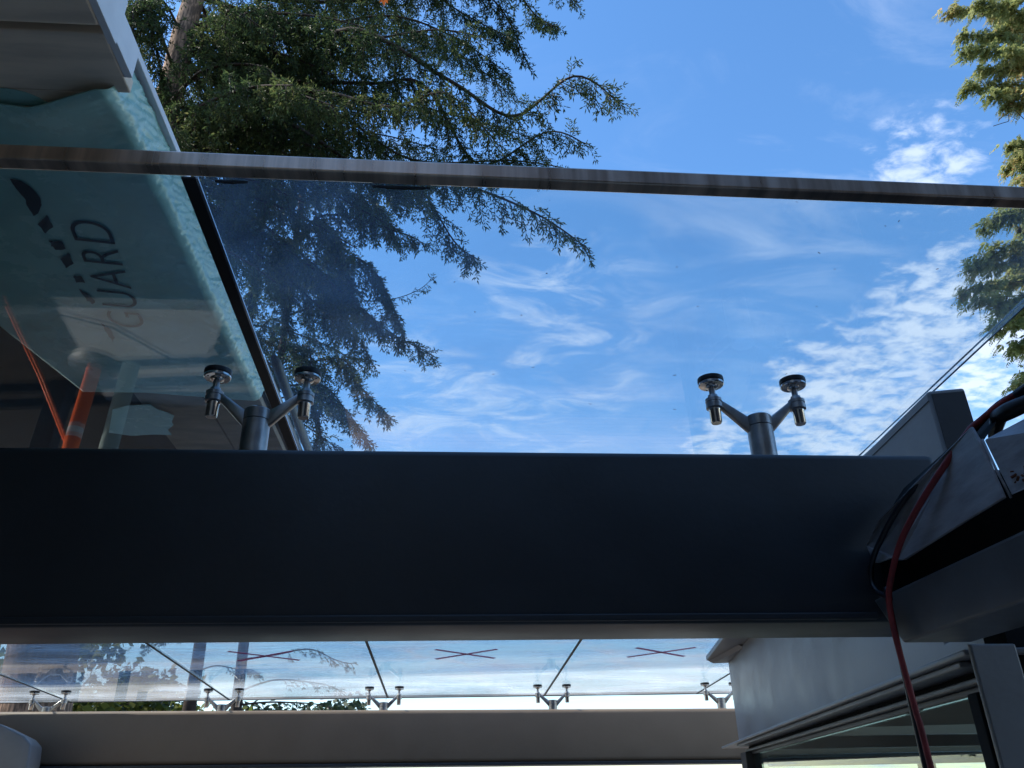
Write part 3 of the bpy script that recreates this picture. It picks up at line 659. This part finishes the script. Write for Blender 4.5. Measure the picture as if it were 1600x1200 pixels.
def A(px, py, Y): return on_y(px, py, Y)
def trunk_line(px, py, Y, z0, z1, n=14, lean=(0, 0), wob=.05, rr=rnd):
    p = A(px, py, Y); out = []
    for k in range(n+1):
        z = z0+(z1-z0)*k/n; out.append(Vector((p.x+lean[0]*(z-p.z)+rr.gauss(0, wob)*(0 < k < n), p.y+lean[1]*(z-p.z), z)))
    return out
def tree(name, label, cat, group, trunk, r0, r1, bark, base):
    t = thing(name, base, label, cat, group)
    n = len(trunk); b = MB(); b.tube(trunk, [r0+(r1-r0)*k/(n-1) for k in range(n)], 14); b.build('trunk', bark, t, smooth=True)
    return t
# --- big fir, its trunk just behind the eave
rr = random.Random(11)
tl = trunk_line(283, 60, 9.6, GROUND, 14.8, lean=(-.01, 0), rr=rr)
fir = tree('fir_tree', 'big fir with reddish trunk behind the eave, long boughs over the bar', 'tree', 'fir trees', tl, .42, .12, 'bark', tl[0])
def trunk_at(tl, z):
    for a, c in zip(tl, tl[1:]):
        if a.z <= z <= c.z: return a+(c-a)*((z-a.z)/(c.z-a.z))
    return tl[-1]
fol = MB(); wood = MB()
limbs = [
 ([(430, 40, 9.2), (560, 80, 9.0), (700, 135, 8.7), (800, 172, 8.5), (885, 180, 8.4), (966, 160, 8.3)], .075, 1.0, 1.0),
 ([(390, 115, 9.8), (560, 132, 9.4), (650, 172, 9.2), (760, 188, 9.0), (860, 200, 8.9), (915, 225, 8.9)], .06, 1.0, 1.0),
 ([(420, 5, 10.0), (560, -25, 10), (690, -10, 9.8), (775, 25, 9.7), (825, 100, 9.6)], .06, 1.0, 1.1),
 ([(420, -60, 9.6), (600, -95, 9.2), (760, -60, 9.0), (840, -20, 8.9), (862, 40, 8.8)], .05, .9, 1.0),
 ([(450, -120, 9.6), (650, -130, 9.2), (820, -60, 9.0), (905, 4, 8.9)], .05, .7, .8),
 ([(400, 190, 9.5), (560, 225, 9.1), (690, 285, 8.9), (830, 342, 8.8), (918, 388, 8.8)], .06, .95, 1.1),
 ([(380, 150, 10.4), (520, 175, 10.4), (650, 225, 10.2), (780, 250, 10.0), (880, 262, 10.0)], .06, 1.1, 1.0),
 ([(400, 215, 10.2), (520, 250, 10.2), (620, 295, 10.2), (720, 350, 10.2), (742, 402, 10.2)], .05, 1.0, 1.15),
 ([(380, 85, 11.0), (480, 75, 11.2), (600, 60, 11.4), (720, 75, 11.4)], .06, 1.3, 1.2),
 ([(360, 160, 11.0), (470, 185, 11.3), (580, 200, 11.5), (690, 235, 11.6)], .06, 1.4, 1.2),
 ([(340, 20, 10.8), (420, 20, 11.4), (520, 15, 11.8), (640, 10, 12)], .06, 1.4, 1.2),
 ([(330, 100, 8.8), (380, 95, 8.4), (450, 120, 8.0), (520, 165, 7.8)], .05, 1.0, 1.2),
 ([(320, 190, 10.6), (400, 235, 11), (520, 290, 11.3), (600, 330, 11.4)], .05, 1.2, 1.1),
 ([(310, 40, 9.2), (330, 70, 8.8), (370, 30, 8.5), (430, 60, 8.2)], .04, .9, 1.3),
 ([(250, 60, 9.0), (235, 90, 8.6), (250, 150, 8.3), (270, 190, 8.2)], .04, .8, 1.5),
 ([(230, 0, 9.0), (215, 30, 8.6), (215, 90, 8.3)], .04, .8, 1.5),
 ([(300, 150, 10.2), (310, 190, 10.6), (350, 215, 11), (420, 230, 11.2)], .04, 1.2, 1.3),
 ([(480, -30, 9.4), (620, -45, 9.2), (740, -15, 9.0), (800, 60, 9.0)], .045, 1.0, 1.2),
 ([(480, 150, 8.8), (600, 190, 8.6), (700, 215, 8.5), (780, 228, 8.4)], .045, .9, 1.2),
 ([(450, 60, 10.2), (600, 50, 10.0), (720, 70, 9.8), (800, 120, 9.7)], .05, 1.1, 1.1),
 ([(450, 130, 10.6), (600, 150, 10.6), (720, 190, 10.5), (830, 215, 10.4)], .05, 1.1, 1.1),
 ([(450, 20, 9.0), (580, 30, 8.8), (680, 50, 8.6), (760, 60, 8.5)], .05, .9, 1.0),
 ([(450, 100, 11.6), (600, 95, 12), (720, 110, 12.2), (800, 150, 12.3)], .05, 1.3, 1.1),
 ([(420, 330, 10.8), (500, 330, 10.6), (600, 340, 10.6), (660, 380, 10.6)], .04, .9, 1.2),
]
for pts, r, tw, dn in limbs:
    P = [A(*p) for p in pts]
    base = trunk_at(tl, max(1.0, P[0].z-.3*(P[0]-Vector((tl[0].x, tl[0].y, P[0].z))).length*.5))
    P = [p+Vector((rr.gauss(0, .12), rr.gauss(0, .35), rr.gauss(0, .12)))*(0 if k == len(P)-1 else 1) for k, p in enumerate(P)]
    wl = MB(); fir_limb(wl, fol, [base]+P, r, rr, tw*1.1, dn*1.1, droop=1.7)
    wl.build('limb', 'barkd', fir, smooth=True)
for k in range(24):                    # the deeper layers of the crown
    z = rr.uniform(4.0, 13.0); a = rr.uniform(-.9, .75) if k % 4 else rr.uniform(2.2, 4.0); ln = rr.uniform(2.2, 4.3)*(1.0 if z > 8 else .8)
    c = trunk_at(tl, z); dr = Vector((math.cos(a), math.sin(a)+.25, 0)); wv = rr.gauss(0, .25)
    P = [c+dr*(ln*f)+Vector((0, wv*f*(1-f), .12*ln*f-.62*f*f*ln*.55)) for f in (0, .25, .5, .75, 1)]
    wl = MB(); fir_limb(wl, fol, P, .06, rr, 1.3, .7, sl=.085, sw=.012, droop=2.0); wl.build('limb', 'barkd', fir, smooth=True)
tag(fol.build('crown', 'needle', fir), kind='stuff')
# --- slimmer fir seen through the glass
rr = random.Random(23)
tl2 = trunk_line(370, 1100, 12.5, GROUND, 14, lean=(.0, 0), wob=.02, rr=rr)
fir2 = tree('fir_tree', 'slender fir with drooping boughs seen hazily through the glass', 'tree', 'fir trees', tl2, .085, .04, 'barkd', tl2[0])
fol = MB()
limbs = [
 ([(540, 470, 12.2), (610, 520, 12.0), (678, 556, 11.9)], .035, .75, 1.5),
 ([(530, 560, 12.3), (560, 600, 12.2), (612, 655, 12.1)], .03, .7, 1.4),
 ([(500, 600, 12.6), (540, 640, 12.6), (578, 692, 12.6)], .03, .7, 1.5),
 ([(480, 620, 12.7), (500, 665, 12.7), (490, 700, 12.7)], .025, .6, 1.2),
 ([(540, 400, 12.2), (590, 430, 12.0), (630, 520, 11.9)], .035, .9, 1.4),
 ([(530, 300, 12.4), (590, 320, 12.2), (625, 385, 12.0)], .035, .9, 1.2),
 ([(510, 350, 12.0), (540, 420, 11.7), (560, 500, 11.6)], .03, 1.0, 1.4),
 ([(500, 440, 13), (540, 500, 13.2), (580, 560, 13.3)], .03, 1.0, 1.4),
 ([(430, 420, 12.6), (400, 440, 12.8), (385, 500, 13)], .03, .9, 1.3),
 ([(420, 500, 12.6), (395, 540, 12.8), (400, 590, 12.9)], .03, .8, 1.2),
 ([(440, 330, 12.4), (380, 310, 12.4), (340, 365, 12.5)], .03, .9, 1.3),
 ([(440, 290, 13), (390, 270, 13.2), (335, 330, 13.4)], .03, 1.0, 1.2),
 ([(450, 370, 12), (440, 420, 11.8), (450, 520, 11.6)], .03, .9, 1.4),
 ([(480, 540, 12), (490, 590, 11.8), (530, 640, 11.6)], .03, .8, 1.4),
 ([(500, 250, 13), (570, 260, 13.2), (650, 310, 13.2)], .03, 1.0, 1.2),
 ([(420, 570, 12.7), (420, 620, 12.8), (445, 690, 12.9)], .025, .7, 1.0),
 ([(590, 470, 12.7), (650, 455, 12.7), (678, 432, 12.8)], .012, .1, .15),
]
for pts, r, tw, dn in limbs:
    P = [A(*p) for p in pts]
    wl = MB(); fir_limb(wl, fol, [trunk_at(tl2, P[0].z-.15)]+P, r*.8, rr, tw*1.15, dn*1.15, sl=.075, sw=.0105, start=.08, droop=1.6)
    wl.build('limb', 'barkd', fir2, smooth=True)
for z, a, ln in ((1.9, .2, 1.6), (2.3, 2.7, 1.5), (1.45, .5, 1.7), (2.8, 3.4, 1.2), (1.2, -.4, 1.5)):   # dead lower boughs
    wl = MB(); c = trunk_at(tl2, z); P = [c+Vector((math.cos(a)*ln*f, math.sin(a)*ln*.4*f, .25*ln*f-.5*f*f*ln*.6+rr.gauss(0, .03))) for f in (0, .3, .6, .85, 1)]
    fir_limb(wl, fol, P, .02, rr, .35, .5, sl=.06, sw=.009, start=.4); wl.build('limb', 'barkd', fir2, smooth=True)
tag(fol.build('crown', 'needle2', fir2), kind='stuff')
# --- third trunk beside it
rr = random.Random(31)
tl3 = trunk_line(297, 1100, 13.8, GROUND, 15, wob=.02, rr=rr)
fir3 = tree('fir_tree', 'straight fir trunk left of the slender fir in the far gap', 'tree', 'fir trees', tl3, .11, .05, 'barkd', tl3[0])
fol = MB()
for k in range(16):
    z = 5.5+k*.56; a = rr.uniform(-1.2, 1.6)*1.0+(math.pi if k % 3 == 0 else 0); ln = rr.uniform(1.6, 2.8)*(1.1-.03*k)
    c = trunk_at(tl3, z); P = [c+Vector((math.cos(a)*ln*f, math.sin(a)*ln*.6*f, .10*ln*f-.55*f*f*ln*.6)) for f in (0, .3, .6, .85, 1)]
    wl = MB(); fir_limb(wl, fol, P, .03, rr, .9, 1.1, sl=.075, sw=.0105); wl.build('limb', 'barkd', fir3, smooth=True)
for z, a, ln in ((1.5, 3.0, 1.2), (1.9, .3, 1.0), (2.4, 2.6, 1.1)):
    wl = MB(); c = trunk_at(tl3, z); P = [c+Vector((math.cos(a)*ln*f, math.sin(a)*ln*.4*f, .2*ln*f-.3*f*f*ln+rr.gauss(0, .03))) for f in (0, .3, .6, .85, 1)]
    fir_limb(wl, fol, P, .018, rr, .3, .5, sl=.06, sw=.009, start=.4); wl.build('limb', 'barkd', fir3, smooth=True)
tag(fol.build('crown', 'needle2', fir3), kind='stuff')

# --- cedar on the right
rr = random.Random(5)
def frond(b, p, d, ln, rr):           # flat hanging spray of scale leaves
    side = d.cross(Vector((rr.gauss(0, .6), rr.gauss(0, .6), 1))).normalized()
    n = 9
    for k in range(n):
        f = k/(n-1); q = p+d*(ln*f)+Vector((0, 0, -.10*ln*f*f))
        for e in (-1, 1):
            l2 = ln*.42*(1-.75*f)*rr.uniform(.7, 1.2)
            dd = (d*.75+side*e*.8+Vector((rr.gauss(0, .15), rr.gauss(0, .15), -.25+rr.gauss(0, .15)))).normalized()
            b.kite(q, dd, d.cross(dd).cross(dd).normalized(), l2, l2*.23)
    b.kite(p+d*ln*.8, d, side, ln*.3, ln*.03)
pc = A(1760, 300, 9.0)
tl4 = [Vector((pc.x+.02*k, 9.0, GROUND+k*1.3)) for k in range(13)]
ced = tree('cedar_tree', 'sunlit yellow green cedar with orange tipped fronds at the right edge', 'tree', None, tl4, .30, .08, 'bark', tl4[0])
fol = MB()
tips = [(1478, 18, 8.6), (1500, 55, 8.5), (1503, 78, 8.4), (1525, 5, 8.2), (1535, 110, 8.5), (1508, 135, 8.6), (1545, 150, 8.4), (1570, 165, 8.6), (1540, 60, 9.2), (1560, 30, 9.4), (1575, 80, 8.2),
        (1585, 110, 9.4), (1590, 40, 9), (1575, 228, 8.7), (1585, 245, 8.6), (1570, 262, 8.9), (1595, 280, 8.5), (1565, 310, 8.8), (1560, 335, 8.6), (1535, 350, 8.7), (1550, 385, 8.5), (1525, 405, 8.6), (1510, 420, 8.6),
        (1500, 455, 8.7), (1520, 470, 8.5), (1545, 445, 9.2), (1560, 480, 8.6), (1570, 500, 8.8), (1548, 510, 8.5), (1580, 540, 8.6), (1590, 360, 9.2), (1585, 420, 9.4), (1597, 590, 8.6), (1590, 600, 8.5), (1600, 470, 9.3),
        (1610, 150, 8.3), (1620, 60, 8.4), (1615, 330, 8.4), (1620, 420, 8.5), (1610, 530, 8.5), (1640, 250, 8.4), (1650, 100, 8.8), (1650, 350, 9.2), (1660, 480, 9.0), (1660, 570, 8.7), (1560, -40, 8.6), (1500, -50, 8.9), (1520, -90, 9.1), (1600, -60, 8.8)]
for k in range(30):                    # the rest of the crown, outside the frame
    z = rr.uniform(1.5, 12); a = rr.uniform(-1.9, 1.9); l3 = (2.3-.12*z)*rr.uniform(.7, 1.1)
    tips.append(Vector((tl4[0].x+.2+math.cos(a)*l3, 9.0+math.sin(a)*l3, z)))
for tp in tips:
    tip = A(*tp) if isinstance(tp, tuple) else tp
    root = trunk_at(tl4, min(13.5, max(.5, tip.z+.25))); mid = root.lerp(tip, .55)+Vector((0, 0, .16+rr.uniform(0, .12)))
    P = spline([root, mid, tip], 7); wl = MB(); wl.tube(P, [.022*(1-.85*k/(len(P)-1)) for k in range(len(P))], 5); wl.build('limb', 'barkd', ced, smooth=True)
    n = len(P)
    for k in range(3, n):
        f = k/(n-1); t = (P[k]-P[k-1]).normalized()
        for c in range(22 if f > .25 else 6):
            p = P[k-1].lerp(P[k], rr.random()); e = rr.choice((-1, 1))
            s = t.cross(Vector((0, 0, 1))).normalized()*e
            d = (t*rr.uniform(.3, .9)+s*rr.uniform(.1, .9)+Vector((0, 0, rr.uniform(-1.3, 0)))).normalized()
            frond(fol, p+Vector((rr.gauss(0, .05), rr.gauss(0, .05), rr.gauss(0, .05))), d, rr.uniform(.13, .30)*(1.15-.35*f), rr)
wl = MB(); wl.tube(spline([trunk_at(tl4, 6.0), A(1600, 186, 8.6), A(1575, 190, 8.6), A(1552, 197, 8.6)]), .006, 4); wl.tube(spline([A(1590, 187, 8.6), A(1572, 180, 8.6), A(1560, 188, 8.6)]), .004, 4)
wl.build('bare_twig', 'barkd', ced)
tag(fol.build('crown', 'cedar', ced), kind='stuff')

# --- maple twig at the top edge
rr = random.Random(2)
mt = thing('maple_branch', A(640, -160, 3.2), 'orange brown maple leaves hanging in at the top edge', 'branch')
b = MB(); b.tube(spline([A(900, -900, 2.6), A(760, -420, 2.9), A(650, -160, 3.1), A(612, -40, 3.15)]), [.02]*8+[.012]*9+[.005]*8, 8); b.build('twig', 'barkd', mt, smooth=True)
def maple_leaf(b, c, down, right, s):
    out = [(0, -.05), (.18, .05), (.12, .25), (.45, .15), (.36, .38), (.52, .52), (.28, .58), (.30, .80), (.12, .74), (0, 1.05)]
    pts = out + [(-x, y) for x, y in out[-2:0:-1]]
    i = len(b.v)
    for x, y in pts: b.v.append(tuple(c+right*(x*s)+down*(y*s)+right.cross(down)*(s*.12*abs(x))))
    b.v.append(tuple(c+down*.4*s)); m = len(pts)
    for k in range(m): b.f.append((i+k, i+(k+1) % m, i+m))
for px, py, s, rot in ((598, -14, .085, .1), (640, -22, .07, .5), (575, -28, .07, -.5), (655, -34, .075, .25)):
    b = MB(); dn = (-cU*math.cos(rot)+cR*math.sin(rot)); rt = (cR*math.cos(rot)+cU*math.sin(rot)+cF*.4).normalized()
    maple_leaf(b, A(px, py, 3.15), dn.normalized(), rt, s); b.build('leaf', 'autumn', mt)

# --- trees far behind, seen in the gap over the far beam
def blob_tree(name, label, cat, c, rx, ry, rz, nleaf, ls, m, rr, gaps=.5):
    t = thing(name, (c.x, c.y, GROUND), label, cat, 'trees beyond the canopy')
    b = MB(); b.tube([(c.x, c.y, GROUND), (c.x+.05, c.y, c.z-rz*.3), (c.x, c.y, c.z+rz*.5)], [.10, .08, .03], 8); b.build('trunk', 'barkd', t, smooth=True)
    f = MB(); lw = MB()
    cl = [Vector((c.x+rx*rr.uniform(-1, 1), c.y+ry*rr.uniform(-1, 1), c.z+rz*rr.uniform(-1, 1))) for _ in range(46)]
    cl = [q for q in cl if ((q.x-c.x)/rx)**2+((q.y-c.y)/ry)**2+((q.z-c.z)/rz)**2 < 1.1]
    for q in cl:
        lw.tube([(c.x, c.y, c.z-rz*.3+rr.random()*rz*.4), q], [.025, .006], 4, cap=False)
        for k in range(nleaf//len(cl)):
            p = q+Vector((rr.gauss(0, rx*.17), rr.gauss(0, ry*.17), rr.gauss(0, rz*.15)))
            d = Vector((rr.gauss(0, 1), rr.gauss(0, 1), rr.gauss(-.4, .8))).normalized(); s = d.cross(Vector((rr.gauss(0, 1), rr.gauss(0, 1), rr.gauss(0, 1)))).normalized()
            f.kite(p, d, s, ls*rr.uniform(.6, 1.3), ls*.33*rr.uniform(.7, 1.2))
    lw.build('limbs', 'barkd', t); tag(f.build('crown', m, t), kind='stuff')
rr = random.Random(77)
blob_tree('maple_tree', 'pale yellow green maple behind the leftmost far fitting', 'tree', A(35, 1092, 13.5)+Vector((0, 0, .05)), 1.5, 1.2, .95, 2600, .15, 'maple', rr)
blob_tree('maple_tree', 'yellow green maple in the far gap left of the trunks', 'tree', A(180, 1102, 15)+Vector((0, 0, -.35)), 1.9, 1.2, .75, 3000, .16, 'maple', rr)
blob_tree('evergreen_tree', 'dark evergreen top between the maples and the two trunks', 'tree', A(215, 1100, 17.5)+Vector((0, 0, -.1)), 1.0, 1.0, .75, 2400, .16, 'shrub', rr)
blob_tree('evergreen_tree', 'low dark evergreen top right of the two trunks in the gap', 'tree', A(470, 1112, 18.5)+Vector((0, 0, -.35)), 1.9, 1.0, .62, 1900, .15, 'shrub', rr)
